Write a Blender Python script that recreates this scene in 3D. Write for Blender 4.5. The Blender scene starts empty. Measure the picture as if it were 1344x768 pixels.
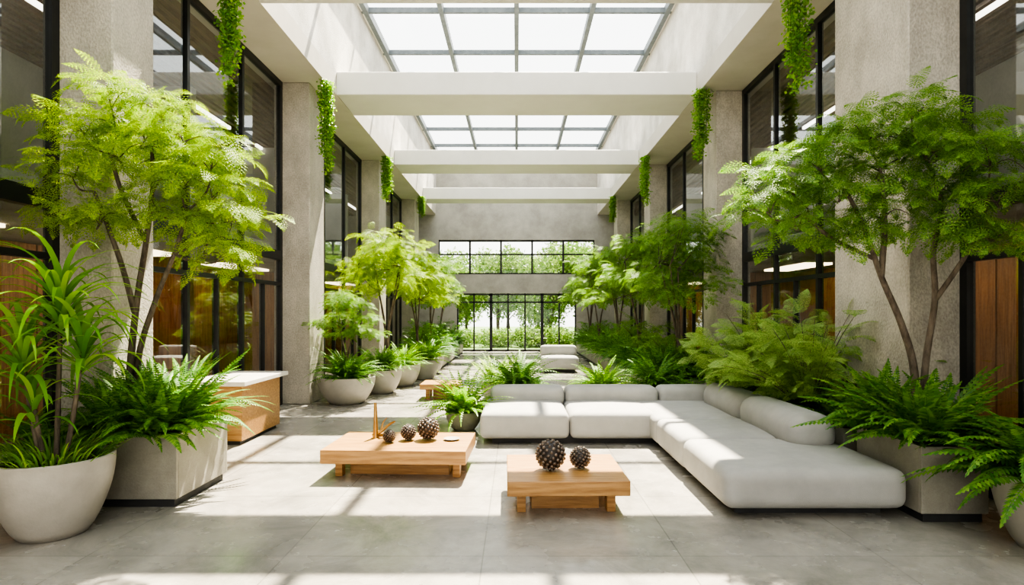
import bpy, bmesh, math, random
import numpy as np
from mathutils import Vector, Matrix
random.seed(7)
RNG = np.random.default_rng(7)
scene = bpy.context.scene
COL = scene.collection

# ------------------------------------------------------------------ materials
def new_mat(name):
    m = bpy.data.materials.new(name); m.use_nodes = True
    nt = m.node_tree
    for n in list(nt.nodes): nt.nodes.remove(n)
    out = nt.nodes.new('ShaderNodeOutputMaterial')
    return m, nt, out

def surf_mat(name, c1, c2, rough=0.5, scale=3.0, bump=0.0, bscale=40.0, stretch=(1,1,1), metal=0.0, detail=8, spec=0.5, ramp=(0.35,0.65), grain=0.0):
    m, nt, out = new_mat(name)
    N = nt.nodes.new; L = nt.links.new
    b = N('ShaderNodeBsdfPrincipled'); L(b.outputs[0], out.inputs[0])
    tc = N('ShaderNodeTexCoord'); mp = N('ShaderNodeMapping'); mp.inputs['Scale'].default_value = stretch
    L(tc.outputs['Object'], mp.inputs[0])
    nz = N('ShaderNodeTexNoise'); nz.inputs['Scale'].default_value = scale; nz.inputs['Detail'].default_value = detail
    nz.inputs['Roughness'].default_value = 0.65
    L(mp.outputs[0], nz.inputs['Vector'])
    r = N('ShaderNodeValToRGB'); r.color_ramp.elements[0].position = ramp[0]; r.color_ramp.elements[1].position = ramp[1]
    r.color_ramp.elements[0].color = (*c1, 1); r.color_ramp.elements[1].color = (*c2, 1)
    L(nz.outputs[0], r.inputs[0]); src = r.outputs[0]
    if bump or grain:
        n2 = N('ShaderNodeTexNoise'); n2.inputs['Scale'].default_value = bscale; n2.inputs['Detail'].default_value = 6
        L(mp.outputs[0], n2.inputs['Vector'])
    if grain:   # fine aggregate speckle
        gr = N('ShaderNodeMapRange'); gr.inputs[1].default_value = 0.35; gr.inputs[2].default_value = 0.65
        gr.inputs[3].default_value = 1-grain; gr.inputs[4].default_value = 1+grain*0.6
        L(n2.outputs[0], gr.inputs[0])
        mx = N('ShaderNodeMix'); mx.data_type = 'RGBA'; mx.blend_type = 'MULTIPLY'; mx.inputs[0].default_value = 1.0
        L(src, mx.inputs[6]); L(gr.outputs[0], mx.inputs[7]); src = mx.outputs[2]
    L(src, b.inputs['Base Color'])
    b.inputs['Roughness'].default_value = rough; b.inputs['Metallic'].default_value = metal
    b.inputs['Specular IOR Level'].default_value = spec
    if bump:
        bp = N('ShaderNodeBump'); bp.inputs['Strength'].default_value = bump; bp.inputs['Distance'].default_value = 0.02
        L(n2.outputs[0], bp.inputs['Height']); L(bp.outputs[0], b.inputs['Normal'])
    return m

def leaf_mat(name, c1, c2, c3, trans=0.4, rough=0.45, val=1.3, k=0.84):
    c1, c2, c3 = [tuple(v*k for v in c) for c in (c1,c2,c3)]
    m, nt, out = new_mat(name)
    N = nt.nodes.new; L = nt.links.new
    g = N('ShaderNodeNewGeometry'); r = N('ShaderNodeValToRGB')
    e = r.color_ramp.elements; e[0].color = (*c1, 1); e[1].color = (*c3, 1)
    k_ = e.new(0.5); k_.color = (*c2, 1)
    L(g.outputs['Random Per Island'], r.inputs[0])
    b = N('ShaderNodeBsdfPrincipled'); b.inputs['Roughness'].default_value = rough; b.inputs['Specular IOR Level'].default_value = 0.35
    L(r.outputs[0], b.inputs['Base Color'])
    t = N('ShaderNodeBsdfTranslucent')
    hs = N('ShaderNodeHueSaturation'); hs.inputs['Value'].default_value = val; hs.inputs['Saturation'].default_value = 1.08
    hs.inputs['Hue'].default_value = 0.492
    L(r.outputs[0], hs.inputs['Color']); L(hs.outputs[0], t.inputs['Color'])
    mx = N('ShaderNodeMixShader'); mx.inputs[0].default_value = trans
    L(b.outputs[0], mx.inputs[1]); L(t.outputs[0], mx.inputs[2]); L(mx.outputs[0], out.inputs[0])
    return m

def glass_mat(name, tint, base_refl, k=0.75):
    m, nt, out = new_mat(name)
    N = nt.nodes.new; L = nt.links.new
    t = N('ShaderNodeBsdfTransparent'); t.inputs[0].default_value = (*tint, 1)
    g = N('ShaderNodeBsdfGlossy'); g.inputs['Roughness'].default_value = 0.02; g.inputs['Color'].default_value = (0.9, 0.93, 0.93, 1)
    lw = N('ShaderNodeLayerWeight'); lw.inputs[0].default_value = 0.5
    pw = N('ShaderNodeMath'); pw.operation = 'POWER'; pw.inputs[1].default_value = 5.0
    L(lw.outputs['Facing'], pw.inputs[0])
    ad = N('ShaderNodeMath'); ad.operation = 'MULTIPLY_ADD'; ad.inputs[1].default_value = k; ad.inputs[2].default_value = base_refl; ad.use_clamp = True
    L(pw.outputs[0], ad.inputs[0])
    mx = N('ShaderNodeMixShader'); L(ad.outputs[0], mx.inputs[0]); L(t.outputs[0], mx.inputs[1]); L(g.outputs[0], mx.inputs[2])
    L(mx.outputs[0], out.inputs[0])
    return m

def emit_mat(name, c, s):
    m, nt, out = new_mat(name)
    e = nt.nodes.new('ShaderNodeEmission'); e.inputs[0].default_value = (*c, 1); e.inputs[1].default_value = s
    nt.links.new(e.outputs[0], out.inputs[0]); return m

M = {}
M['concrete'] = surf_mat('concrete_column', (0.33,0.30,0.255), (0.57,0.525,0.45), 0.85, 2.4, 0.6, 55, (1,1,0.7), detail=14, ramp=(0.3,0.7), grain=0.18)
M['concrete_dk'] = surf_mat('concrete_grey', (0.32,0.305,0.275), (0.46,0.44,0.40), 0.85, 1.5, 0.3, 45, detail=12, grain=0.08)
M['well'] = surf_mat('white_concrete', (0.50,0.475,0.43), (0.73,0.70,0.65), 0.8, 1.6, 0.4, 45, detail=14, grain=0.10)
M['soffit'] = surf_mat('painted_soffit', (0.51,0.475,0.415), (0.58,0.545,0.48), 0.7, 1.0)
M['beam'] = surf_mat('painted_beam', (0.66,0.645,0.605), (0.72,0.705,0.665), 0.6, 1.2)
M['black'] = surf_mat('black_frame', (0.010,0.011,0.012), (0.018,0.019,0.02), 0.4, 8)
M['steel'] = surf_mat('skylight_bar', (0.10,0.12,0.13), (0.15,0.17,0.18), 0.5, 8)
M['wood'] = surf_mat('oak_wood', (0.30,0.145,0.045), (0.52,0.295,0.11), 0.36, 5.0, 0.12, 30, (0.5,7,7), detail=10)
M['wood_panel'] = surf_mat('walnut_panel', (0.22,0.09,0.03), (0.46,0.22,0.085), 0.45, 4.0, 0.1, 30, (6,6,0.4), detail=8)
M['slat'] = surf_mat('slat_wood', (0.14,0.085,0.05), (0.25,0.155,0.09), 0.6, 4.0, 0, 30, (8,0.5,1))
M['stone_top'] = surf_mat('white_stone', (0.60,0.57,0.52), (0.72,0.69,0.64), 0.25, 4)
M['pot_white'] = surf_mat('ceramic_pot', (0.36,0.335,0.29), (0.45,0.42,0.37), 0.45, 3, 0.08, 60)
M['pot_grey'] = surf_mat('stone_planter', (0.27,0.25,0.205), (0.365,0.34,0.285), 0.6, 3, 0.15, 90, grain=0.06)
M['soil'] = surf_mat('soil', (0.02,0.013,0.008), (0.05,0.035,0.02), 0.95, 20, 1.0, 50)
M['fabric'] = surf_mat('sofa_fabric', (0.37,0.362,0.34), (0.43,0.42,0.395), 0.85, 4, 0.3, 300, grain=0.04)
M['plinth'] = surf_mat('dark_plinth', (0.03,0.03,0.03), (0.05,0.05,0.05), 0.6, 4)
M['bark'] = surf_mat('bark', (0.06,0.045,0.034), (0.19,0.15,0.115), 0.85, 18, 0.6, 60, (1,1,0.3))
M['brass'] = surf_mat('brass', (0.36,0.22,0.08), (0.50,0.33,0.13), 0.35, 9, metal=0.8)
M['orb_dark'] = surf_mat('orb_dark', (0.015,0.012,0.010), (0.045,0.033,0.025), 0.5, 14)
M['orb_dot'] = surf_mat('orb_stud', (0.07,0.05,0.04), (0.30,0.24,0.19), 0.3, 24, metal=0.4)
M['grass'] = surf_mat('lawn', (0.08,0.16,0.03), (0.16,0.25,0.06), 0.9, 2, 0.5, 30)
M['glass'] = glass_mat('facade_glass', (0.80,0.84,0.84), 0.20)
M['glass_clear'] = glass_mat('clear_glass', (0.97,0.985,0.98), 0.03, 0.25)
M['room_fill'] = emit_mat('room_fill_glow', (1.0,0.78,0.52), 4.5)  # warm fill glow, added to brighten the ground-floor rooms
M['room_fill2'] = emit_mat('linear_lamp', (1.0,0.93,0.82), 4.0)
M['wallw'] = surf_mat('room_wall', (0.50,0.48,0.44), (0.60,0.58,0.54), 0.8, 1.0)
M['leaf_bright'] = leaf_mat('leaf_bright', (0.18,0.34,0.02), (0.32,0.50,0.035), (0.50,0.64,0.06), 0.5)
M['leaf_mid'] = leaf_mat('leaf_mid', (0.10,0.25,0.035), (0.20,0.38,0.055), (0.34,0.51,0.09), 0.48)
M['leaf_fern'] = leaf_mat('leaf_fern', (0.06,0.20,0.025), (0.14,0.33,0.04), (0.27,0.48,0.07), 0.40)
M['leaf_dark'] = leaf_mat('leaf_dark', (0.04,0.14,0.025), (0.09,0.24,0.04), (0.17,0.34,0.06), 0.38)
M['leaf_pale'] = leaf_mat('leaf_pale', (0.18,0.34,0.08), (0.33,0.50,0.13), (0.52,0.64,0.21), 0.46)
M['leaf_lime'] = leaf_mat('leaf_lime', (0.11,0.32,0.015), (0.23,0.48,0.03), (0.40,0.62,0.06), 0.42)
M['leaf_garden'] = leaf_mat('leaf_garden', (0.08,0.18,0.03), (0.16,0.28,0.06), (0.30,0.40,0.12), 0.35, k=0.9)

def floor_mat():
    m, nt, out = new_mat('floor_stone_tile')
    N = nt.nodes.new; L = nt.links.new
    b = N('ShaderNodeBsdfPrincipled'); L(b.outputs[0], out.inputs[0])
    tc = N('ShaderNodeTexCoord')
    br = N('ShaderNodeTexBrick'); br.offset = 0.0; br.squash = 1.0
    br.inputs['Scale'].default_value = 1.0; br.inputs['Brick Width'].default_value = 1.3; br.inputs['Row Height'].default_value = 1.3
    br.inputs['Mortar Size'].default_value = 0.005; br.inputs['Mortar Smooth'].default_value = 0.1; br.inputs['Bias'].default_value = 0.0
    br.inputs['Color1'].default_value = (0.92,0.92,0.92,1); br.inputs['Color2'].default_value = (1.05,1.05,1.04,1); br.inputs['Mortar'].default_value = (0.66,0.66,0.66,1)
    mp = N('ShaderNodeMapping'); mp.inputs['Location'].default_value = (0.22, 0.35, 0)
    L(tc.outputs['Object'], mp.inputs[0]); L(mp.outputs[0], br.inputs['Vector'])
    n1 = N('ShaderNodeTexNoise'); n1.inputs['Scale'].default_value = 1.5; n1.inputs['Detail'].default_value = 15; n1.inputs['Roughness'].default_value = 0.78
    n1.inputs['Distortion'].default_value = 0.5
    L(tc.outputs['Object'], n1.inputs['Vector'])
    r = N('ShaderNodeValToRGB'); e = r.color_ramp.elements
    e[0].position = 0.33; e[0].color = (0.20,0.19,0.17,1); e[1].position = 0.67; e[1].color = (0.43,0.40,0.35,1)
    L(n1.outputs[0], r.inputs[0])
    mx = N('ShaderNodeMix'); mx.data_type = 'RGBA'; mx.blend_type = 'MULTIPLY'; mx.inputs[0].default_value = 1.0
    L(r.outputs[0], mx.inputs[6]); L(br.outputs['Color'], mx.inputs[7]); L(mx.outputs[2], b.inputs['Base Color'])
    n2 = N('ShaderNodeTexNoise'); n2.inputs['Scale'].default_value = 3.5; n2.inputs['Detail'].default_value = 10
    L(tc.outputs['Object'], n2.inputs['Vector'])
    mr = N('ShaderNodeMapRange'); mr.inputs[1].default_value = 0.3; mr.inputs[2].default_value = 0.7; mr.inputs[3].default_value = 0.10; mr.inputs[4].default_value = 0.34
    L(n2.outputs[0], mr.inputs[0]); L(mr.outputs[0], b.inputs['Roughness'])
    bp = N('ShaderNodeBump'); bp.inputs['Strength'].default_value = 0.25; bp.inputs['Distance'].default_value = 0.004; bp.invert = True
    L(br.outputs['Fac'], bp.inputs['Height']); L(bp.outputs[0], b.inputs['Normal'])
    return m
M['floor'] = floor_mat()

# ------------------------------------------------------------------ helpers
def empty(name, loc=(0,0,0)):
    o = bpy.data.objects.new(name, None); o.location = loc; o.empty_display_size = 0.1
    COL.objects.link(o); return o

def link(name, me, parent=None, loc=(0,0,0), mats=None):
    if mats:
        for m in mats: me.materials.append(m)
    o = bpy.data.objects.new(name, me); o.location = loc; COL.objects.link(o)
    if parent is not None:
        o.parent = parent; o.location = Vector(loc) - parent.location
    return o

def box(name, x0, x1, y0, y1, z0, z1, mat, parent=None, bevel=0.0, seg=2):
    me = bpy.data.meshes.new(name)
    bm = bmesh.new(); bmesh.ops.create_cube(bm, size=1)
    for v in bm.verts:
        v.co.x *= (x1-x0); v.co.y *= (y1-y0); v.co.z *= (z1-z0)
    if bevel:
        bmesh.ops.bevel(bm, geom=list(bm.edges), offset=bevel, segments=seg, profile=0.5, affect='EDGES')
    bm.to_mesh(me); bm.free()
    return link(name, me, parent, ((x0+x1)/2, (y0+y1)/2, (z0+z1)/2), [mat])

def multibox(name, boxes, mat, parent=None):
    V = []; F = []
    for (x0,x1,y0,y1,z0,z1) in boxes:
        b = len(V)
        V += [(x0,y0,z0),(x1,y0,z0),(x1,y1,z0),(x0,y1,z0),(x0,y0,z1),(x1,y0,z1),(x1,y1,z1),(x0,y1,z1)]
        F += [tuple(b+i for i in f) for f in [(0,3,2,1),(4,5,6,7),(0,1,5,4),(1,2,6,5),(2,3,7,6),(3,0,4,7)]]
    me = bpy.data.meshes.new(name); me.from_pydata(V, [], F); me.update()
    return link(name, me, parent, (0,0,0), [mat])

def pane(name, pts, mat, parent=None):
    me = bpy.data.meshes.new(name); me.from_pydata(pts, [], [(0,1,2,3)]); me.update()
    return link(name, me, parent, (0,0,0), [mat])

def cushion(name, x0, x1, y0, y1, z0, z1, r, mat, parent=None, puff=0.02, cuts=14):
    me = bpy.data.meshes.new(name); bm = bmesh.new(); bmesh.ops.create_cube(bm, size=2)
    bmesh.ops.subdivide_edges(bm, edges=list(bm.edges), cuts=cuts, use_grid_fill=True)
    h = Vector(((x1-x0)/2, (y1-y0)/2, (z1-z0)/2))
    for v in bm.verts:
        q = Vector([math.copysign(1-(1-abs(c))**1.8, c) for c in v.co])
        p = Vector((q.x*h.x, q.y*h.y, q.z*h.z))
        inner = Vector([max(-(h[i]-r), min(h[i]-r, p[i])) for i in range(3)])
        dlt = p-inner
        if dlt.length > 1e-6: p = inner + dlt.normalized()*r
        k = (1-q.x**2)*(1-q.y**2)
        p.z += puff*k*max(0, q.z)
        v.co = p
    for f in bm.faces: f.smooth = True
    bm.to_mesh(me); bm.free()
    return link(name, me, parent, ((x0+x1)/2, (y0+y1)/2, (z0+z1)/2), [mat])

def lathe(name, prof, mat, parent=None, loc=(0,0,0), segs=40):
    V = []; F = []
    n = len(prof)
    for (r, z) in prof:
        for i in range(segs):
            a = 2*math.pi*i/segs
            V.append((r*math.cos(a), r*math.sin(a), z))
    for j in range(n-1):
        for i in range(segs):
            k = (i+1) % segs
            F.append((j*segs+i, j*segs+k, (j+1)*segs+k, (j+1)*segs+i))
    F.append(tuple(reversed(range(segs))))
    F.append(tuple((n-1)*segs+i for i in range(segs)))
    me = bpy.data.meshes.new(name); me.from_pydata(V, [], F)
    for p in me.polygons: p.use_smooth = len(p.vertices) == 4
    me.update()
    return link(name, me, parent, loc, [mat])

class QB:
    def __init__(s): s.v = []; s.f = []; s.m = []; s.n = 0; s.sm = []
    def quads(s, Q, mi=0):
        Q = np.asarray(Q, float); k = len(Q)
        if k == 0: return
        s.v.append(Q.reshape(-1,3)); s.f.append(np.arange(4*k).reshape(k,4)+s.n); s.m.append(np.full(k, mi)); s.sm.append(np.zeros(k,bool)); s.n += 4*k
    def grid(s, V, F, mi=0):
        V = np.asarray(V, float); F = np.asarray(F, int)
        s.v.append(V); s.f.append(F+s.n); s.m.append(np.full(len(F), mi)); s.sm.append(np.ones(len(F),bool)); s.n += len(V)
    def tube(s, pts, r0, r1, mi=0, segs=7, sub=5):
        pts = [np.array(p, float) for p in pts]
        P = [pts[0]] + pts + [pts[-1]]
        C = []
        for i in range(1, len(P)-2):
            for t in np.linspace(0, 1, sub, endpoint=False):
                a,b,c,d = P[i-1],P[i],P[i+1],P[i+2]
                C.append(0.5*((2*b)+(-a+c)*t+(2*a-5*b+4*c-d)*t*t+(-a+3*b-3*c+d)*t**3))
        C.append(pts[-1]); C = np.array(C); n = len(C)
        T = np.gradient(C, axis=0); T /= np.linalg.norm(T, axis=1)[:,None]+1e-9
        ref = np.array([0.3,1,0.1]) if abs(T[0][2]) > 0.5 else np.array([0,0.1,1.])
        U = np.cross(T, ref); U /= np.linalg.norm(U, axis=1)[:,None]+1e-9; W = np.cross(T, U)
        R = np.linspace(r0, r1, n)
        a = np.linspace(0, 2*np.pi, segs, endpoint=False)
        V = C[:,None,:] + R[:,None,None]*(np.cos(a)[None,:,None]*U[:,None,:]+np.sin(a)[None,:,None]*W[:,None,:])
        F = []
        for j in range(n-1):
            for i in range(segs):
                k = (i+1) % segs
                F.append((j*segs+i, j*segs+k, (j+1)*segs+k, (j+1)*segs+i))
        s.grid(V.reshape(-1,3), F, mi)
    def mesh(s, name, mats, clampx=None):
        V = np.concatenate(s.v); F = np.concatenate(s.f); MI = np.concatenate(s.m); S = np.concatenate(s.sm)
        if clampx: V[:,0] = np.clip(V[:,0], clampx[0], clampx[1])
        me = bpy.data.meshes.new(name)
        me.vertices.add(len(V)); me.vertices.foreach_set('co', V.astype(np.float32).ravel())
        me.loops.add(F.size); me.loops.foreach_set('vertex_index', F.astype(np.int32).ravel())
        me.polygons.add(len(F)); me.polygons.foreach_set('loop_start', np.arange(0, F.size, 4, dtype=np.int32))
        me.polygons.foreach_set('material_index', MI.astype(np.int32)); me.polygons.foreach_set('use_smooth', S)
        for m in mats: me.materials.append(m)
        me.update(calc_edges=True); me.validate()
        return me

def rotz(a): c,s = math.cos(a), math.sin(a); return np.array([[c,-s,0],[s,c,0],[0,0,1.]])
def rotx(a): c,s = math.cos(a), math.sin(a); return np.array([[1,0,0],[0,c,-s],[0,s,c]])
def roty(a): c,s = math.cos(a), math.sin(a); return np.array([[c,0,s],[0,1,0],[-s,0,c]])

def frond(L=0.6, a0=1.1, a1=-0.5, n=24, w=0.09, lw=0.022, sweep=0.35, droop=0.15, stalk=0.12, rw=0.004, taper=0.7):
    t = np.linspace(0, 1, n); ang = a0+(a1-a0)*t**1.1; ds = L/(n-1)
    x = np.concatenate([[0], np.cumsum(np.cos(ang[:-1]))*ds]); z = np.concatenate([[0], np.cumsum(np.sin(ang[:-1]))*ds])
    P = np.stack([x, np.zeros(n), z], 1)
    T = np.stack([np.cos(ang), np.zeros(n), np.sin(ang)], 1); Nn = np.stack([-np.sin(ang), np.zeros(n), np.cos(ang)], 1)
    S = np.array([0,1.,0])
    prof = (1-t)**taper*np.clip((t-stalk)/0.12+0.35, 0, 1); prof[t < stalk] = 0
    l = np.maximum(w*prof, 0.0)
    out = []
    sel = l > w*0.04
    for sd in (1, -1):
        sw = sweep+0.25*t
        D = sd*S[None,:]*np.cos(sw)[:,None]+T*np.sin(sw)[:,None]-Nn*droop
        D = D*l[:,None]
        q = np.stack([P, P+D*0.4+T*lw/2, P+D-Nn*(0.1*l)[:,None], P+D*0.4-T*lw/2], 1)
        out.append(q[sel])
    a = P[:-1]; b = P[1:]
    out.append(np.stack([a-S*rw, a+S*rw, b+S*rw, b-S*rw], 1))
    return np.concatenate(out)

def spray(L=0.34, n1=10, n2=7, wl=0.11, leaf=0.03, lw=0.012, a0=0.25, a1=-0.5):
    t = np.linspace(0.1, 1, n1); out = []
    ang = a0+(a1-a0)*t; ds = L/n1
    p = np.zeros(3)
    for i in range(n1):
        T = np.array([math.cos(ang[i]), 0, math.sin(ang[i])])
        pn = p+T*ds
        out.append(np.array([[p-[0,.0015,0], p+[0,.0015,0], pn+[0,.0015,0], pn-[0,.0015,0]]]))
        ll = wl*(math.sin(math.pi*(0.2+0.75*t[i])))*1.05+0.02
        for sd in (1,-1):
            f = frond(ll, 0.0, -0.35, n2, leaf, lw, 0.5, 0.1, 0.0, 0.001, 0.45)
            R = roty(-ang[i]*0.8) @ rotz(sd*(1.05-0.45*t[i]))
            out.append(f @ R.T + pn)
        p = pn
    f = frond(wl*0.6, 0.0, -0.3, n2, leaf, lw, 0.5, 0.1, 0.0, 0.001, 0.45)
    out.append(f @ roty(-ang[-1]).T + p)
    return np.concatenate(out)

def place(Q, R, p, s=1.0): return (Q*s) @ R.T + np.asarray(p)

SPR = [spray(a0=a, a1=b) for a,b in ((0.3,-0.5),(0.15,-0.8),(0.4,-0.2))]
SPR_T = [spray(L=0.25, n1=8, n2=5, wl=0.09, leaf=0.025, lw=0.012, a0=a, a1=b) for a,b in ((0.35,-0.7),(0.2,-1.0),(0.4,-0.35))]
SPR_LO = [spray(L=0.34, n1=6, n2=4, wl=0.13, leaf=0.045, lw=0.024, a0=a, a1=b) for a,b in ((0.3,-0.5),(0.1,-0.8))]

def pad(qb, c, r, m, rng, T=SPR, mi=0, flat=0.28, s=1.0, up=0.0):
    for i in range(m):
        az = rng.uniform(0, 2*math.pi); rr = r*math.sqrt(rng.uniform(0,1))*0.85
        zz = rng.uniform(-1,1)*flat*r + (1-(rr/r)**2)*0.3*r
        p = np.array(c)+[rr*math.cos(az), rr*math.sin(az), zz]
        R = rotz(az+rng.normal(0,0.8)) @ roty(rng.normal(0.05-up,0.28)) @ rotx(rng.normal(0,0.35))
        qb.quads(place(T[rng.integers(len(T))], R, p, s*rng.uniform(0.65,1.15)), mi)

def detailed_tree(name, forks, pads, mats, loc, dens, clampx, seed, trunk_r=0.03):
    rng = np.random.default_rng(seed); qb = QB()
    ends = []
    for i, (pts) in enumerate(forks):
        qb.tube([np.array(p) for p in pts], trunk_r*(1-0.12*i), trunk_r*0.4, 1, 8, 6)
        ends.append(np.array(pts[-1])); ends.append(np.array(pts[-2]))
    for (x,y,z,r) in pads:
        c = np.array([x,y,z])
        e = min(ends, key=lambda q: np.linalg.norm(q-c)+ (0.6 if q[2] > z+0.1 else 0))
        mid = e*0.45+c*0.55+np.array([rng.normal(0,.04), rng.normal(0,.04), -0.08])
        qb.tube([e, mid, c+[0,0,-0.03]], trunk_r*0.34, 0.004, 1, 6, 4)
        subs = [(c, r, 1.0)]
        a0 = rng.uniform(0,6.28)
        for k in range(3):
            az = a0+k*2.1+rng.normal(0,.3)
            q = c+[math.cos(az)*r*.95, math.sin(az)*r*.55, rng.uniform(-.16,.10)]
            qb.tube([mid*0.4+c*0.6, (c+q)/2+[0,0,.03], q], 0.006, 0.002, 1, 4, 3)
            subs.append((q, r*0.55, 0.8))
        for (q, r2, k) in subs:
            pad(qb, q, r2, int(dens*k*(r2/0.3)**1.6), rng, SPR_T, 0, 0.2)
    me = qb.mesh(name, mats, clampx)
    V = np.empty(len(me.vertices)*3, np.float32); me.vertices.foreach_get('co', V)
    V = V.reshape(-1,3)-np.array(loc, np.float32); me.vertices.foreach_set('co', V.ravel()); me.update()
    return link(name, me, None, loc)

def fern_qb(qb, c, n, L, rng, mi=0, nl=24, w=0.09, lw=0.024, spread=(0.35,1.45), end=(-0.9,-0.1), upk=0.35):
    for i in range(n):
        az = i*2.39996+rng.normal(0,0.2)
        a0 = rng.uniform(*spread); a1 = rng.uniform(*end)
        if a0 > 1.1: a1 += upk
        f = frond(L*rng.uniform(0.75,1.15), a0, a1, nl, w*rng.uniform(0.85,1.15), lw)
        R = rotz(az) @ rotx(rng.normal(0,0.15))
        off = np.array([math.cos(az), math.sin(az), 0])*rng.uniform(0.0,0.08)
        qb.quads(f @ R.T + np.asarray(c)+off, mi)

def strap(L, w, a0, a1, n=9, fold=0.25):
    t = np.linspace(0,1,n+1); ang = a0+(a1-a0)*t**1.3; ds = L/n
    x = np.concatenate([[0], np.cumsum(np.cos(ang[:-1]))*ds]); z = np.concatenate([[0], np.cumsum(np.sin(ang[:-1]))*ds])
    hw = w/2*np.clip(np.minimum(0.45+t*2.2, (1-t)**0.7*1.5), 0.01, 1)
    C = np.stack([x, 0*x, z],1); S = np.stack([0*x, hw, hw*fold],1); S2 = np.stack([0*x, -hw, hw*fold],1)
    V = np.concatenate([C+S2, C, C+S]); k = n+1; F = []
    for i in range(n):
        F.append((i, i+1, k+i+1, k+i)); F.append((k+i, k+i+1, 2*k+i+1, 2*k+i))
    return V, F

def obj_from_qb(qb, name, mats, parent, loc, clampw=None):
    me = qb.mesh(name, mats, (clampw[0]-loc[0], clampw[1]-loc[0]) if clampw else None)
    return link(name, me, parent, loc)

# ------------------------------------------------------------------ room shell
YB = 25.0
XC, XG, XO, XW = 3.6, 4.1, 7.6, 3.31
ZS, ZT = 5.6, 8.0
box('floor', -XO-0.2, XO+0.2, -6.2, YB+0.3, -0.2, 0, M['floor'])
for sgn, side in ((-1,'left'), (1,'right')):
    def bx(n, a, b, *r, **k):
        x0, x1 = sorted((sgn*a, sgn*b)); return box(n, x0, x1, *r, **k)
    bx('wall_%s' % side, XO, XO+0.2, -6.2, YB+0.3, 0, ZS, M['wallw'])
    bx('ceiling_soffit_%s' % side, XW, XO+0.2, -6.2, YB+0.3, ZS, ZS+0.35, M['soffit'])
    bx('wall_lightwell_%s' % side, XW, XW+0.22, -6.2, YB+0.3, ZS+0.35, ZT, M['well'])
    bx('trim_lightwell_%s' % side, XW-0.06, XW+0.3, -6.2, YB+0.3, ZT, ZT+0.12, M['beam'])
    bx('floor_mezzanine_%s' % side, XG+0.08, XO, -6.2, YB, 2.5, 2.78, M['concrete_dk'])
    e = empty('ceiling_slats_%s' % side)
    bl = []
    for i in range(22):
        x = XG+0.25+i*0.15
        a, b = sorted((sgn*x, sgn*(x+0.08))); bl.append((a, b, -5.5, YB-0.3, ZS-0.1, ZS-0.001))
    multibox('slats', bl, M['slat'], e)
    e = empty('wall_panelling_%s' % side)
    bl = []; y = -5.9
    while y < YB-1.2:
        a, b = sorted((sgn*6.3, sgn*6.36)); bl.append((a, b, y, y+1.13, 0.0, 2.49)); y += 1.16
    multibox('panels', bl, M['wood_panel'], e)
    for i, y in enumerate((2.2, 9.9, 13.8, 19.5)):
        bx('partition_wood', 5.3, 6.29, y, y+0.12, 0, 2.5, M['wood_panel'])
        bx('partition_upper', 5.6, XO, y+0.6, y+0.75, 2.78, ZS-0.11, M['wallw'])
    for y in (1.0, 4.4, 7.6, 11, 14.5, 18, 22):
        a, b = sorted((sgn*5.2, sgn*5.7))
        box('added_fill_panel', a, b, y, y+1.8, 2.46, 2.499, M['room_fill'])  # added glowing panel, lifts the dark room behind the glass
        a, b = sorted((sgn*6.0, sgn*6.05))
        box('linear_ceiling_lamp', a, b, y-0.4, y+1.8, ZS-0.16, ZS-0.101, M['room_fill2'])
colsL = [(5.43,6.05),(10.6,11.4),(16.0,16.8),(21.6,22.4)]
colsR = [(5.6,6.9),(11.0,11.75),(16.5,17.2),(21.8,22.5)]
for sgn, cols, side in ((-1,colsL,'left'), (1,colsR,'right')):
    for (a,b) in cols+[(-0.6,0.2)]:
        x0,x1 = sorted((sgn*XC, sgn*(XC+0.62)))
        box('concrete_column', x0, x1, a, b, 0, ZS, M['concrete'], bevel=0.012, seg=1)
for (a,b,z1) in ((-0.6,0.6,6.0),(7.0,7.9,6.0),(11.2,12.4,6.02),(16.5,17.6,6.0),(21.5,22.4,6.0)):
    box('cross_beam', -XW, XW, a, b, ZS, z1, M['beam'], bevel=0.01, seg=1)
sk = empty('window_skylight')
bars = []
for x in (-3.2,-1.6,0,1.6,3.2): bars.append((x-0.05, x+0.05, -6.1, YB, ZT-0.05, ZT+0.12))
y = -5.9
while y < YB: bars.append((-3.3, 3.3, y-0.035, y+0.035, ZT-0.02, ZT+0.09)); y += 2.1
multibox('glazing_bars', bars, M['steel'], sk)
pane('panes', [(-3.3,-6.1,ZT+.06),(3.3,-6.1,ZT+.06),(3.3,YB,ZT+.06),(-3.3,YB,ZT+.06)], M['glass_clear'], sk)

def glazing(idx, sgn, y0, y1, step=1.5):
    e = empty('window_%d' % idx)
    n = max(1, round((y1-y0)/step)); st = (y1-y0)/n
    bl = []
    xa, xb = sorted((sgn*(XG-0.03), sgn*(XG+0.05)))
    for i in range(n+1):
        y = y0+i*st; w = 0.03 if 0 < i < n else 0.045
        yy = min(max(y, y0+w), y1-w); bl.append((xa, xb, yy-w, yy+w, 0, ZS))
    for (z0,z1) in ((0,0.12),(2.5,2.66),(ZS-0.09,ZS)): bl.append((xa-0.001, xb+0.001, y0, y1, z0, z1))
    for i in range(n):
        ym = y0+(i+0.5)*st
        bl.append((xa, xb, ym-0.02, ym+0.02, 0.12, 2.1)); bl.append((xa+.002, xb-.002, y0+i*st, y0+(i+1)*st, 2.06, 2.12))
    multibox('frame', bl, M['black'], e)
    X = sgn*XG
    pane('panes', [(X,y0,.1),(X,y1,.1),(X,y1,ZS-.02),(X,y0,ZS-.02)], M['glass'], e)
k = 1
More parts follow.
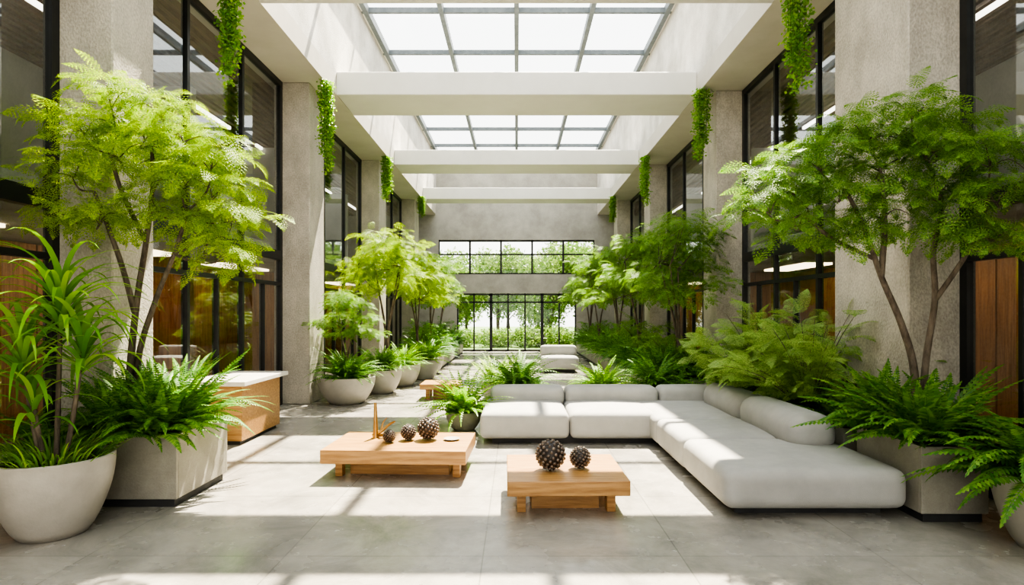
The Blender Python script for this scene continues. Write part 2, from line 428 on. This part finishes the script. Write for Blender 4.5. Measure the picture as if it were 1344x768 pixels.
for sgn, cols in ((-1,colsL),(1,colsR)):
    edges = [0.2]+[v for c in cols for v in c]+[YB]
    for i in range(0, len(edges), 2):
        glazing(k, sgn, edges[i], edges[i+1]); k += 1
    glazing(k, sgn, -6.0, -0.6); k += 1

W = [(-XO,-2.45,YB,YB+0.3,0,2.38),(2.45,XO,YB,YB+0.3,0,2.38),(-XO,XO,YB,YB+0.3,2.38,3.16),
     (-XO,-3.2,YB,YB+0.3,3.16,4.57),(3.2,XO,YB,YB+0.3,3.16,4.57),(-XO,XO,YB,YB+0.3,4.57,ZS),(-3.6,3.6,YB,YB+0.3,ZS,ZT)]
multibox('wall_back', W, M['concrete_dk'])
e = empty('window_clerestory'); bl = []
for i in range(6):
    x = -3.2+i*1.28; bl.append((x-0.04, x+0.04, YB+0.05, YB+0.15, 3.16, 4.57))
for z in (3.16, 3.95, 4.5): bl.append((-3.2,3.2,YB+0.05,YB+0.15,z,z+0.06))
multibox('frame', bl, M['black'], e)
pane('panes', [(-3.2,YB+.1,3.16),(3.2,YB+.1,3.16),(3.2,YB+.1,4.57),(-3.2,YB+.1,4.57)], M['glass_clear'], e)
e = empty('door_garden'); bl = []
for i in range(8):
    x = -2.45+i*0.7; w = 0.06 if i in (0,2,5,7) else 0.03
    bl.append((x-w, x+w, YB+0.05, YB+0.15, 0, 2.38))
for z in (0, 2.3, 1.98): bl.append((-2.45,2.45,YB+0.05,YB+0.15,z,z+0.07))
multibox('frame', bl, M['black'], e)
pane('panes', [(-2.45,YB+.1,0),(2.45,YB+.1,0),(2.45,YB+.1,2.38),(-2.45,YB+.1,2.38)], M['glass_clear'], e)
e = empty('window_entrance'); bl = []
for i in range(9):
    x = -6.8+i*1.7; bl.append((x-0.06, x+0.06, -6.2, -6.05, 0, ZS))
for z in (0,2.5,ZS-0.1): bl.append((-XO,XO,-6.2,-6.05,z,z+0.1))
multibox('frame', bl, M['black'], e)
box('wall_front', -3.6, 3.6, -6.2, -6.0, ZS, ZT, M['well'])

# ------------------------------------------------------------------ garden outside
box('garden_ground', -30, 30, YB+0.3, 70, -0.25, -0.05, M['grass'])
def garden_tree_mesh(seed, low=1.6, high=5.2, nc=24, sp=1.4):
    rng = np.random.default_rng(seed); qb = QB()
    qb.tube([(0,0,0),(0.1,0,1.5),(0,0.1,3.2)] if high > 3 else [(0,0,0),(0,0,.5),(0,0,1)], 0.13, 0.05, 1)
    cl = [(rng.uniform(-sp,sp), rng.uniform(-sp,sp), rng.uniform(low,high)) for _ in range(nc)]
    for c in cl:
        qb.tube([(0,0,c[2]*0.5),(c[0]*.5,c[1]*.5,c[2]*.8), c], 0.04, 0.01, 1, 5, 3)
        n = 230
        d = rng.normal(0,1,(n,3)); d /= np.linalg.norm(d,axis=1)[:,None]
        p = np.array(c)+d*(rng.uniform(0.3,1,n)**0.6*0.85)[:,None]
        p[:,2] = np.maximum(p[:,2], 0.02)
        u = rng.normal(0,1,(n,3)); u /= np.linalg.norm(u,axis=1)[:,None]
        v = np.cross(u, rng.normal(0,1,(n,3))); v /= np.linalg.norm(v,axis=1)[:,None]
        s = rng.uniform(0.07,0.14,n)[:,None]
        qb.quads(np.stack([p-u*s, p+v*s*.5, p+u*s, p-v*s*.5],1), 0)
    return qb.mesh('garden_tree', [M['leaf_garden'], M['bark']])
GT = [garden_tree_mesh(s, 1.0 if s == 2 else 1.5) for s in (1,2)]
GS = garden_tree_mesh(3, 0.4, 1.2, 14, 1.3)
rr = random.Random(3)
for i in range(30):
    x = -12+ (i % 10)*2.7+rr.uniform(-.8,.8); y = (33,39,46)[i//10]+rr.uniform(-1.5,2)
    o = link('garden_tree', GT[i%2], None, (x, y, -0.05)); o.rotation_euler[2] = rr.uniform(0,6); s = rr.uniform(0.75,1.0)*(1,1.1,1.2)[i//10]; o.scale = (s,s,s)
for i in range(10):
    x = -9+(i%10)*2.0+rr.uniform(-.5,.5); y = 29+rr.uniform(-.4,.4)
    o = link('garden_shrub', GS, None, (x,y,-0.05)); o.rotation_euler[2] = rr.uniform(0,6); s = rr.uniform(.5,.8); o.scale = (s,s,s*.8)

# ------------------------------------------------------------------ sofa (L shape)
sf = empty('sectional_sofa', (1.3, 7.0, 0))
fb = M['fabric']
cushion('seat_back_left', -0.44, 0.64, 7.32, 8.75, 0.07, 0.385, 0.075, fb, sf, 0.02)
cushion('seat_back_middle', 0.645, 1.72, 7.32, 8.75, 0.07, 0.385, 0.075, fb, sf, 0.02)
cushion('seat_corner', 1.60, 3.03, 7.0, 8.75, 0.07, 0.385, 0.075, fb, sf, 0.015)
cushion('seat_side', 1.60, 3.03, 5.9, 7.02, 0.07, 0.385, 0.08, fb, sf, 0.02)
cushion('seat_end', 1.60, 3.03, 4.68, 5.92, 0.07, 0.385, 0.09, fb, sf, 0.02)
cushion('backrest_left', -0.36, 0.66, 8.32, 8.74, 0.30, 0.575, 0.09, fb, sf, 0.01)
cushion('backrest_middle', 0.67, 1.95, 8.32, 8.74, 0.30, 0.575, 0.09, fb, sf, 0.01)
cushion('backrest_corner', 1.96, 2.85, 8.32, 8.74, 0.30, 0.575, 0.09, fb, sf, 0.01)
cushion('bolster_far', 2.50, 2.95, 6.98, 8.30, 0.29, 0.655, 0.165, fb, sf, 0.0)
cushion('bolster_near', 2.50, 2.95, 5.52, 6.96, 0.29, 0.665, 0.165, fb, sf, 0.0)
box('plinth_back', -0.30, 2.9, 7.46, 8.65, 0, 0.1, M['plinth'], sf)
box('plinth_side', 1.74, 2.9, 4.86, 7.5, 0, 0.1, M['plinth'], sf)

# ------------------------------------------------------------------ coffee tables
def ctable(x0,x1,y0,y1,top,th,rot=0.0):
    cx, cy = (x0+x1)/2, (y0+y1)/2
    e = empty('coffee_table', (cx,cy,0))
    box('top', x0,x1,y0,y1,top-th,top, M['wood'], e, 0.006)
    ins = 0.08
    box('plinth', x0+0.2,x1-0.2,y0+0.3,y1-0.24,0.0,top-th, M['wood'], e)
    for i,(a,b) in enumerate(((x0+ins,y0+0.2),(x1-ins-0.07,y0+0.2),(x0+ins,y1-0.2),(x1-ins-0.07,y1-0.2))):
        box('leg_%d'%(i+1), a,a+0.07,b,b+0.1,0,top-th, M['wood'], e, 0.004)
    e.rotation_euler[2] = rot
    return e
ctable(-1.84,-0.46,5.72,6.62,0.30,0.13, math.radians(-2))
ctable(-0.08,0.87,4.68,5.58,0.30,0.115, math.radians(1))
ctable(-1.75,-1.05,11.0,11.7,0.30,0.1)

def orb(x,y,z,r,seed):
    me = bpy.data.meshes.new('studded_orb'); bm = bmesh.new()
    bmesh.ops.create_icosphere(bm, subdivisions=3, radius=r*0.92)
    n = 110
    for i in range(n):
        ph = math.acos(1-2*(i+0.5)/n); th = i*2.39996+seed
        d = Vector((math.sin(ph)*math.cos(th), math.sin(ph)*math.sin(th), math.cos(ph)))
        ret = bmesh.ops.create_icosphere(bm, subdivisions=1, radius=r*0.12, matrix=Matrix.Translation(d*r*0.92))
        for v in ret['verts']:
            for f in v.link_faces: f.material_index = 1
    for f in bm.faces: f.smooth = True
    bm.to_mesh(me); bm.free()
    zmin = min(v.co.z for v in me.vertices)
    link('studded_orb', me, None, (x,y,z-zmin), [M['orb_dark'], M['orb_dot']])
orb(0.28,5.02,0.30,0.125,0); orb(0.53,5.07,0.30,0.09,1)
orb(-1.27,6.08,0.30,0.065,2); orb(-1.10,6.2,0.30,0.08,3); orb(-0.90,6.22,0.30,0.113,4)
qb = QB()
qb.tube([(0,0,0),(0.0,0,0.14),(-0.005,0.0,0.36)], 0.032, 0.014, 0, 10)
qb.tube([(-0.03,0,0.018),(0.06,0.01,0.07),(0.13,0.02,0.13),(0.20,0.0,0.17)], 0.022, 0.008, 0, 8)
qb.tube([(0.02,0.02,0.02),(0.1,-0.02,0.035),(0.19,-0.03,0.06)], 0.018, 0.007, 0, 8)
qb.tube([(0.05,0,0.05),(0.07,0.02,0.15),(0.11,0.02,0.20)], 0.013, 0.004, 0, 6)
obj_from_qb(qb, 'driftwood_sculpture', [M['brass']], None, (-1.46,6.32,0.30))
lathe('small_dish', [(0.03,0),(0.06,0.005),(0.085,0.02),(0.08,0.02),(0.05,0.008)], M['pot_grey'], None, (-0.66,6.2,0.30), 24)

# ------------------------------------------------------------------ reception desk
e = empty('reception_desk', (-3.6,7.9,0))
box('body', -3.98,-3.30,7.32,8.5,0.05,0.72, M['wood'], e, 0.006)
box('kick', -3.95,-3.34,7.36,8.46,0.0,0.05, M['plinth'], e)
box('countertop', -4.02,-3.22,7.22,8.6,0.72,0.775, M['stone_top'], e, 0.006)

# ------------------------------------------------------------------ pots and plants
def bowl(name, x, y, r, h, mat=None, foot=0.55):
    e = empty(name, (x,y,0))
    prof = []
    for i in range(11):
        t = i/10; prof.append((r*(foot+(1-foot)*math.sin(t*math.pi/2)**0.8), h*t))
    prof = [(r*foot*0.9, 0)]+[(p[0], p[1]+0.001*(i==0)) for i,p in enumerate(prof)]+[(r*1.01,h+0.01),(r*0.95,h+0.012),(r*0.92,h-0.05)]
    lathe('pot', prof, mat or M['pot_white'], e, (x,y,0), 44)
    lathe('soil', [(r*0.90,h-0.08),(r*0.93,h-0.04)], M['soil'], e, (x,y,0), 30)
    return e
def square_planter(name, x0,x1,y0,y1,h, mat=None):
    e = empty(name, ((x0+x1)/2,(y0+y1)/2,0)); mat = mat or M['pot_grey']
    t = 0.035
    box('front', x0,x1,y0,y0+t,0.07,h, mat, e, 0.005); box('rear', x0,x1,y1-t,y1,0.07,h, mat, e, 0.005)
    box('side_1', x0,x0+t,y0+t,y1-t,0.07,h, mat, e, 0.003); box('side_2', x1-t,x1,y0+t,y1-t,0.07,h, mat, e, 0.003)
    box('soil', x0+t,x1-t,y0+t,y1-t,0.08,h-0.05, M['soil'], e)
    box('base', x0+0.03,x1-0.03,y0+0.03,y1-0.03,0,0.08, M['plinth'], e)
    return e
CL = (-4.04, 4.04)
# -- dracaena in bowl
e = bowl('potted_dracaena', -3.36, 4.42, 0.385, 0.55)
rng = np.random.default_rng(11); qb = QB()
heads = [((0.02,0.02),1.62,56,0.80),((-0.1,-0.05),1.25,40,0.74),((0.1,0.05),1.32,36,0.7),((-0.02,-0.1),0.95,14,0.5)]
for (hx,hy),hz,nn,LL in heads:
    qb.tube([(hx*0.6,hy*0.6,0.5),(hx*1.2,hy,0.5+(hz-.5)*.5),(hx*1.6,hy*1.4,hz)], 0.02, 0.014, 1, 8, 5)
    for i in range(nn):
        az = i*2.39996; u = i/nn
        V,F = strap(LL*rng.uniform(0.75,1.15), rng.uniform(0.034,0.052), 1.5-1.0*u+rng.normal(0,.08), -0.6-0.9*u+rng.normal(0,.25), 10)
        V = V @ rotz(az).T + [hx*1.6,hy*1.4,hz-0.2*u+0.02]
        qb.grid(V,F,0)
for i in range(240):
    az = rng.uniform(0,6.28); V,F = strap(rng.uniform(0.16,0.36), 0.015, rng.uniform(0.7,1.45), rng.uniform(-0.8,0.4), 6)
    rr_ = rng.uniform(0.05,0.33); qb.grid(V @ rotz(az).T + [math.cos(az)*rr_, math.sin(az)*rr_, 0.5],F,2)
obj_from_qb(qb, 'foliage', [M['leaf_lime'],M['bark'],M['leaf_lime']], e, (-3.36,4.42,0), CL)

# -- square planter left with ferns and tree
e = square_planter('planter_with_ferns', -3.53,-2.78,4.98,5.86,0.60)
rng = np.random.default_rng(12); qb = QB()
for (x,y,n,L) in ((-3.0,5.25,70,0.76),(-3.35,5.3,60,0.76),(-3.1,5.62,66,0.80),(-2.98,5.05,56,0.66),(-3.3,5.05,56,0.66)):
    fern_qb(qb, (x+3.15,y-5.4,0.57), n, L, rng, 0, 32, 0.095, 0.026, spread=(0.4,1.5), upk=0.8)
obj_from_qb(qb, 'fern_foliage', [M['leaf_fern']], e, (-3.15,5.4,0), CL)

forksL = [[(-3.40,5.35,0.55),(-3.36,5.3,1.1),(-3.30,5.3,1.7),(-3.16,5.2,2.2),(-3.08,5.15,2.6),(-3.05,5.1,3.0)],
          [(-3.36,5.36,0.55),(-3.30,5.32,1.2),(-3.14,5.3,1.7),(-2.92,5.2,2.1),(-2.75,5.1,2.45)],
          [(-3.32,5.3,1.6),(-3.38,5.22,2.0),(-3.45,5.1,2.4),(-3.5,5.05,2.6)],
          [(-3.16,5.2,2.2),(-3.3,5.1,2.6),(-3.33,5.0,2.9)]]
padsL = [(-3.38,5.05,3.42,.24),(-2.98,5.1,3.32,.26),(-3.54,4.95,3.12,.24),(-2.74,5.1,3.08,.26),(-2.52,5.05,2.88,.24),
         (-3.62,4.95,2.76,.26),(-3.28,5.0,2.90,.28),(-2.92,5.15,2.88,.29),(-2.46,5.05,2.62,.25),(-2.30,5.0,2.38,.20),
         (-3.64,4.95,2.40,.24),(-3.0,5.0,2.46,.24),(-2.62,5.1,2.30,.22),(-2.34,4.95,2.08,.15),(-3.15,5.2,3.12,.26),(-3.35,4.9,2.34,.18),(-2.76,5.0,2.66,.24),(-2.5,5.0,2.12,.13)]
detailed_tree('mimosa_tree', forksL, padsL, [M['leaf_bright'],M['bark']], (-3.4,5.35,0.55), 40, CL, 21, 0.034)

# -- right near planter with ferns and tree
e = square_planter('planter_with_ferns', 3.07,3.58,4.62,5.5,0.58)
rng = np.random.default_rng(13); qb = QB()
for (x,y,n,L) in ((3.22,4.8,64,0.72),(3.45,5.0,56,0.74),(3.25,5.3,60,0.78)):
    fern_qb(qb, (x-3.3,y-5.1,0.55), n, L, rng, 0, 24, 0.12, 0.04, spread=(0.4,1.5), upk=0.8)
obj_from_qb(qb, 'fern_foliage', [M['leaf_fern']], e, (3.3,5.1,0), CL)
forksR = [[(3.40,5.2,0.54),(3.36,5.15,1.1),(3.22,5.1,1.5),(3.02,5.05,1.9),(2.85,5.0,2.3),(2.7,5.0,2.6)],
          [(3.44,5.2,0.54),(3.46,5.15,1.2),(3.50,5.1,1.7),(3.42,5.0,2.1),(3.45,4.95,2.5),(3.3,4.95,2.9)],
          [(3.02,5.05,1.9),(3.02,5.0,2.3),(3.0,5.0,2.7)],
          [(3.50,5.1,1.7),(3.60,4.85,2.1),(3.65,4.7,2.5)],
          [(2.95,5.05,2.05),(2.6,5.0,2.2),(2.35,5.0,2.4)]]
padsR = [(3.27,5.05,3.30,.27),(2.88,5.1,3.10,.27),(3.52,4.95,3.06,.28),(2.50,5.1,2.86,.28),(3.05,5.1,2.84,.30),(3.58,4.6,2.78,.28),
         (2.26,5.1,2.66,.26),(2.65,5.0,2.58,.28),(3.32,4.95,2.60,.28),(3.55,4.5,2.44,.27),(2.04,5.0,2.46,.22),(2.28,5.0,2.32,.22),
         (2.75,5.0,2.26,.22),(3.5,4.8,2.24,.25),(3.58,4.55,2.18,.22),(3.0,5.0,2.42,.25),(3.15,5.0,3.05,.26),(3.35,4.8,2.85,.26)]
detailed_tree('mimosa_tree', forksR, padsR, [M['leaf_mid'],M['bark']], (3.42,5.2,0.54), 42, CL, 22, 0.036)

# -- right bowl with fern
e = bowl('potted_fern', 3.62, 4.12, 0.34, 0.5)
rng = np.random.default_rng(14); qb = QB()
fern_qb(qb, (0,0,0.46), 110, 0.78, rng, 0, 26, 0.13, 0.04, spread=(0.3,1.45), end=(-1.1,-0.4), upk=0.5)
obj_from_qb(qb, 'fern_foliage', [M['leaf_fern']], e, (3.62,4.12,0), CL)
# -- dark fern behind the left bowl
e = bowl('potted_fern', -3.82, 5.0, 0.2, 0.45, M['pot_grey'])
rng = np.random.default_rng(15); qb = QB()
fern_qb(qb, (0,0,0.42), 60, 0.62, rng, 0, 24, 0.09, 0.026)
obj_from_qb(qb, 'fern_foliage', [M['leaf_dark']], e, (-3.82,5.0,0), CL)

# -- shrubs behind the right sofa arm
e = square_planter('planter_with_shrubs', 3.08,3.56,5.75,10.0,0.5)
rng = np.random.default_rng(16); qb = QB(); qd = QB()
def shrub(qb, c, n, H, rng, mi=0, T=SPR, s=1.0, k_=7):
    for i in range(n):
        az = rng.uniform(0,6.28); el = rng.uniform(0.55,1.45); LL = H*rng.uniform(0.55,1.1)
        d = np.array([math.cos(az)*math.cos(el), math.sin(az)*math.cos(el), math.sin(el)])
        end = np.array(c)+d*LL+[0,0,-0.1*LL]
        mid = np.array(c)+d*LL*0.55+[0,0,0.05]
        qb.tube([c, mid, end], 0.008, 0.002, 1, 5, 3)
        for k in range(k_):
            u = rng.uniform(0.3,1.0); p = np.array(c)*(1-u)+end*u+[0,0,0.12*u*(1-u)]
            R = rotz(az+rng.normal(0,0.8)) @ roty(rng.normal(-0.3,0.35)) @ rotx(rng.normal(0,0.4))
            qb.quads(place(T[rng.integers(len(T))], R, p, s*rng.uniform(0.7,1.15)), mi)
shrub(qb, (0.0,-0.45,0.45), 48, 1.3, rng, k_=9); shrub(qb, (-0.05,0.6,0.45), 48, 1.45, rng, k_=9)
obj_from_qb(qb, 'shrub_foliage', [M['leaf_pale'],M['bark']], e, (3.3,7.3,0), CL)
rng = np.random.default_rng(17)
for y in (6.1,6.9,8.6,9.5): fern_qb(qd, (0,y-7.8,0.46), 46, 0.6, rng, 0, 20, 0.1, 0.03)
obj_from_qb(qd, 'fern_foliage', [M['leaf_fern']], e, (3.3,7.8,0), CL)

def fern_mesh(name, seed, n, L, mat, nl=20, w=0.09, lw=0.028, **k):
    rng = np.random.default_rng(seed); qb = QB(); fern_qb(qb, (0,0,0), n, L, rng, 0, nl, w, lw, **k)
    return qb.mesh(name, [mat])
FM = {'a': fern_mesh('fern_a', 31, 120, 0.70, M['leaf_fern'], upk=0.7),
      'lime': fern_mesh('fern_lime', 32, 110, 0.64, M['leaf_lime'], 18, 0.085, 0.03, upk=0.7),
      'dark': fern_mesh('fern_dark', 33, 90, 0.62, M['leaf_dark'], 18, 0.1, 0.034),
      'pale': fern_mesh('fern_pale', 34, 80, 0.55, M['leaf_pale'], 18, 0.08, 0.03, spread=(0.5,1.5), end=(-0.3,0.6))}
def shrub_mesh(name, seed, mat, H=1.15):
    rng = np.random.default_rng(seed); qb = QB(); shrub(qb, (0,0,0), 26, H, rng, 0, SPR_LO, 0.95, 7)
    return qb.mesh(name, [mat, M['bark']])
SH = [shrub_mesh('shrub_mid', 61, M['leaf_mid']), shrub_mesh('shrub_fern', 62, M['leaf_fern']), shrub_mesh('shrub_dark', 63, M['leaf_dark'])]
def fern_pot(x,y,r,h,key,s=1.0,mat=None,name='potted_fern'):
    e = bowl(name, x,y,r,h,mat)
    o = link('fern_foliage', FM[key], e, (x,y,h-0.04)); o.scale = (s,s,s); o.rotation_euler[2] = x*7+y
    return e
fern_pot(-0.72,8.35,0.25,0.24,'lime',1.15,M['pot_grey'])
fern_pot(0.02,9.75,0.25,0.42,'a',1.1)
fern_pot(1.35,9.7,0.26,0.40,'lime',1.0)
fern_pot(2.2,9.6,0.3,0.44,'a',1.0)
fern_pot(-0.35,10.4,0.25,0.40,'pale',1.1)
fern_pot(-3.0,10.75,0.50,0.46,'a',1.05); fern_pot(-2.70,12.1,0.42,0.46,'a',1.0)
fern_pot(-2.5,13.3,0.40,0.46,'lime',1.0); fern_pot(-2.25,14.6,0.42,0.46,'lime',1.1)
fern_pot(-2.3,16.0,0.40,0.46,'dark',1.2)

def trough(x0,x1,y0,y1,h,seed,keys,shr):
    e = square_planter('planter_trough', x0,x1,y0,y1,h)
    r = random.Random(seed); y = y0+0.3; k = 0
    while y < y1-0.2:
        for x in ((x0*0.75+x1*0.25),(x0*0.25+x1*0.75)):
            o = link('fern_foliage', FM[r.choice(keys)], e, (x+r.uniform(-.1,.1), y+r.uniform(-.2,.2), h-0.04)); s = r.uniform(0.85,1.15); o.scale = (s,s,s*r.uniform(1,1.3)); o.rotation_euler[2] = r.uniform(0,6)
        if k % 2 == 0:
            o = link('shrub_foliage', SH[r.choice(shr)], e, ((x0+x1)/2+r.uniform(-.15,.15), y+r.uniform(-.2,.2), h-0.04)); s = r.uniform(0.75,1.1); o.scale = (s*.8,s*.8,s); o.rotation_euler[2] = r.uniform(0,6)
        y += 0.75; k += 1
trough(2.35,3.4,10.4,24.0,0.45,5,['dark','a','a'],[0,1,1,0])
trough(-3.3,-2.1,17.2,24.0,0.45,6,['dark','a','dark'],[1,2])

def mid_tree_mesh(name, seed, mat, npad=34):
    rng = np.random.default_rng(seed); qb = QB()
    stems = []
    for i in range(3):
        a = rng.uniform(0,6.28); top = np.array([math.cos(a)*0.35, math.sin(a)*0.35, 2.3+rng.uniform(-.2,.2)])
        qb.tube([(rng.normal(0,.04),rng.normal(0,.04),0),(math.cos(a)*0.05,math.sin(a)*0.05,0.9),(math.cos(a)*0.22,math.sin(a)*0.22,1.7),top], 0.03, 0.012, 1, 6, 4)
        stems.append(top); stems.append(np.array([math.cos(a)*0.22,math.sin(a)*0.22,1.7]))
    for i in range(npad):
        az = rng.uniform(0,6.28); u = rng.uniform(0,1); rr_ = 0.9*math.sqrt(rng.uniform(0.02,1))*(1-0.5*u)
        c = np.array([math.cos(az)*rr_, math.sin(az)*rr_, 1.5+1.5*u])
        e_ = min(stems, key=lambda q: np.linalg.norm(q-c))
        qb.tube([e_, (e_+c)/2+[0,0,-.05], c], 0.010, 0.003, 1, 4, 3)
        pad(qb, c, 0.34, 24, rng, SPR_LO, 0, 0.25, 0.85)
    return qb.mesh(name, [mat, M['bark']])
MT_b = mid_tree_mesh('mid_tree_bright', 41, M['leaf_bright'])
MT_m = mid_tree_mesh('mid_tree_green', 42, M['leaf_mid'])
MT_m2 = mid_tree_mesh('mid_tree_green2', 43, M['leaf_mid'])
def mtree(me, x,y,z,s,rz,sz=None):
    o = link('atrium_tree', me, None, (x,y,z)); o.scale = (s,s,sz or s); o.rotation_euler[2] = rz
mtree(MT_b,-2.75,12.9,0.40,0.97,0.5)
mtree(MT_m,-3.0,10.75,0.40,0.58,2.0,0.5)
mtree(MT_b,-2.6,16.0,0.40,0.9,3.0)
mtree(MT_m,-2.6,18.4,0.40,0.95,1.0)
mtree(MT_m2,-2.7,21.4,0.40,1.0,3.0)
mtree(MT_m2,2.88,10.8,0.40,0.98,0.3,0.92)
mtree(MT_m,2.75,13.6,0.40,0.95,2.4)
mtree(MT_m2,2.75,16.4,0.40,0.95,4.4)
mtree(MT_m,2.6,19.3,0.40,0.98,5.2)
mtree(MT_m2,2.7,22.4,0.40,1.0,1.2)

def vine_mesh(name, seed, L=1.5, r=0.13):
    rng = np.random.default_rng(seed); qb = QB()
    for k in range(9):
        a = rng.uniform(0,6.28); rr_ = rng.uniform(0,0.7)*r; ll = L*rng.uniform(0.6,1.0)
        x,y = math.cos(a)*rr_, math.sin(a)*rr_
        qb.tube([(x,y,0),(x*1.1,y*1.1,-ll/2),(x*0.8,y*0.8,-ll)], 0.003, 0.002, 1, 4, 4)
        n = int(300*ll/L); z = -rng.uniform(0,1,n)*ll
        p = np.stack([x+rng.normal(0,.035,n), y+rng.normal(0,.035,n), z],1)
        az = rng.uniform(0,6.28,n); d = np.stack([np.cos(az)*.7, np.sin(az)*.7, -0.7*np.ones(n)],1)
        s = np.stack([-np.sin(az), np.cos(az), rng.normal(0,.3,n)],1); h = rng.uniform(.03,.05,n)[:,None]
        qb.quads(np.stack([p, p+d*h*.5+s*h*.42, p+d*h, p+d*h*.5-s*h*.42],1), 0)
    return qb.mesh(name, [M['leaf_lime'], M['bark']])
VM = [vine_mesh('vine_a', 51), vine_mesh('vine_b', 52)]
for i,(x,y,s) in enumerate(((-3.27,7.0,0.95),(3.27,7.15,0.95),(-3.3,10.5,1.1),(3.3,10.9,0.85),(-3.3,15.6,0.8),(3.3,15.6,0.85),(-3.3,21.0,0.5),(3.3,21.0,0.6))):
    o = link('hanging_vine', VM[i%2], None, (x,y,ZS)); o.scale = (1.15,1.15,s); o.rotation_euler[2] = i*1.3

def far_sofa(x,y,w):
    e = empty('lounge_sofa', (x,y,0))
    cushion('seat', x-w/2,x+w/2,y-0.45,y+0.45,0.08,0.42,0.08,fb,e,0.02,8)
    cushion('backrest', x-w/2,x+w/2,y+0.2,y+0.46,0.38,0.70,0.1,fb,e,0,8)
    box('plinth', x-w/2+.1,x+w/2-.1,y-.35,y+.35,0,0.1,M['plinth'],e)
far_sofa(1.15,16.5,1.0)

# ------------------------------------------------------------------ light
w = bpy.data.worlds.new('sky'); scene.world = w; w.use_nodes = True
nt = w.node_tree; bg = nt.nodes['Background']
tc = nt.nodes.new('ShaderNodeTexCoord'); sp = nt.nodes.new('ShaderNodeSeparateXYZ'); rp = nt.nodes.new('ShaderNodeValToRGB')
nt.links.new(tc.outputs['Generated'], sp.inputs[0]); nt.links.new(sp.outputs['Z'], rp.inputs[0]); nt.links.new(rp.outputs[0], bg.inputs[0])
rp.color_ramp.elements[0].position = 0.0; rp.color_ramp.elements[0].color = (1.0,0.98,0.92,1)
rp.color_ramp.elements[1].position = 0.9; rp.color_ramp.elements[1].color = (0.92,0.96,1.0,1)
bg.inputs[1].default_value = 2.8
sun = bpy.data.lights.new('sun', 'SUN'); sun.energy = 25.0; sun.angle = math.radians(0.7); sun.color = (1.0,0.89,0.72)
so = bpy.data.objects.new('sun', sun); COL.objects.link(so)
d = Vector((-0.17,-0.55,-1.0)); so.rotation_euler = d.to_track_quat('-Z','Y').to_euler(); so.location = (3,15,20)

# ------------------------------------------------------------------ camera
cam = bpy.data.cameras.new('camera'); co = bpy.data.objects.new('camera', cam); COL.objects.link(co)
cam.sensor_width = 36; cam.lens = 36*800/1344; cam.shift_y = 26/1344; cam.shift_x = -6/1344
cam.clip_start = 0.05; cam.clip_end = 300
co.location = (0,0,1.6); co.rotation_euler = (math.radians(90),0,0)
scene.camera = co
scene.view_settings.view_transform = 'AgX'
try: scene.view_settings.look = 'AgX - High Contrast'
except Exception: pass
scene.view_settings.exposure = 0.2
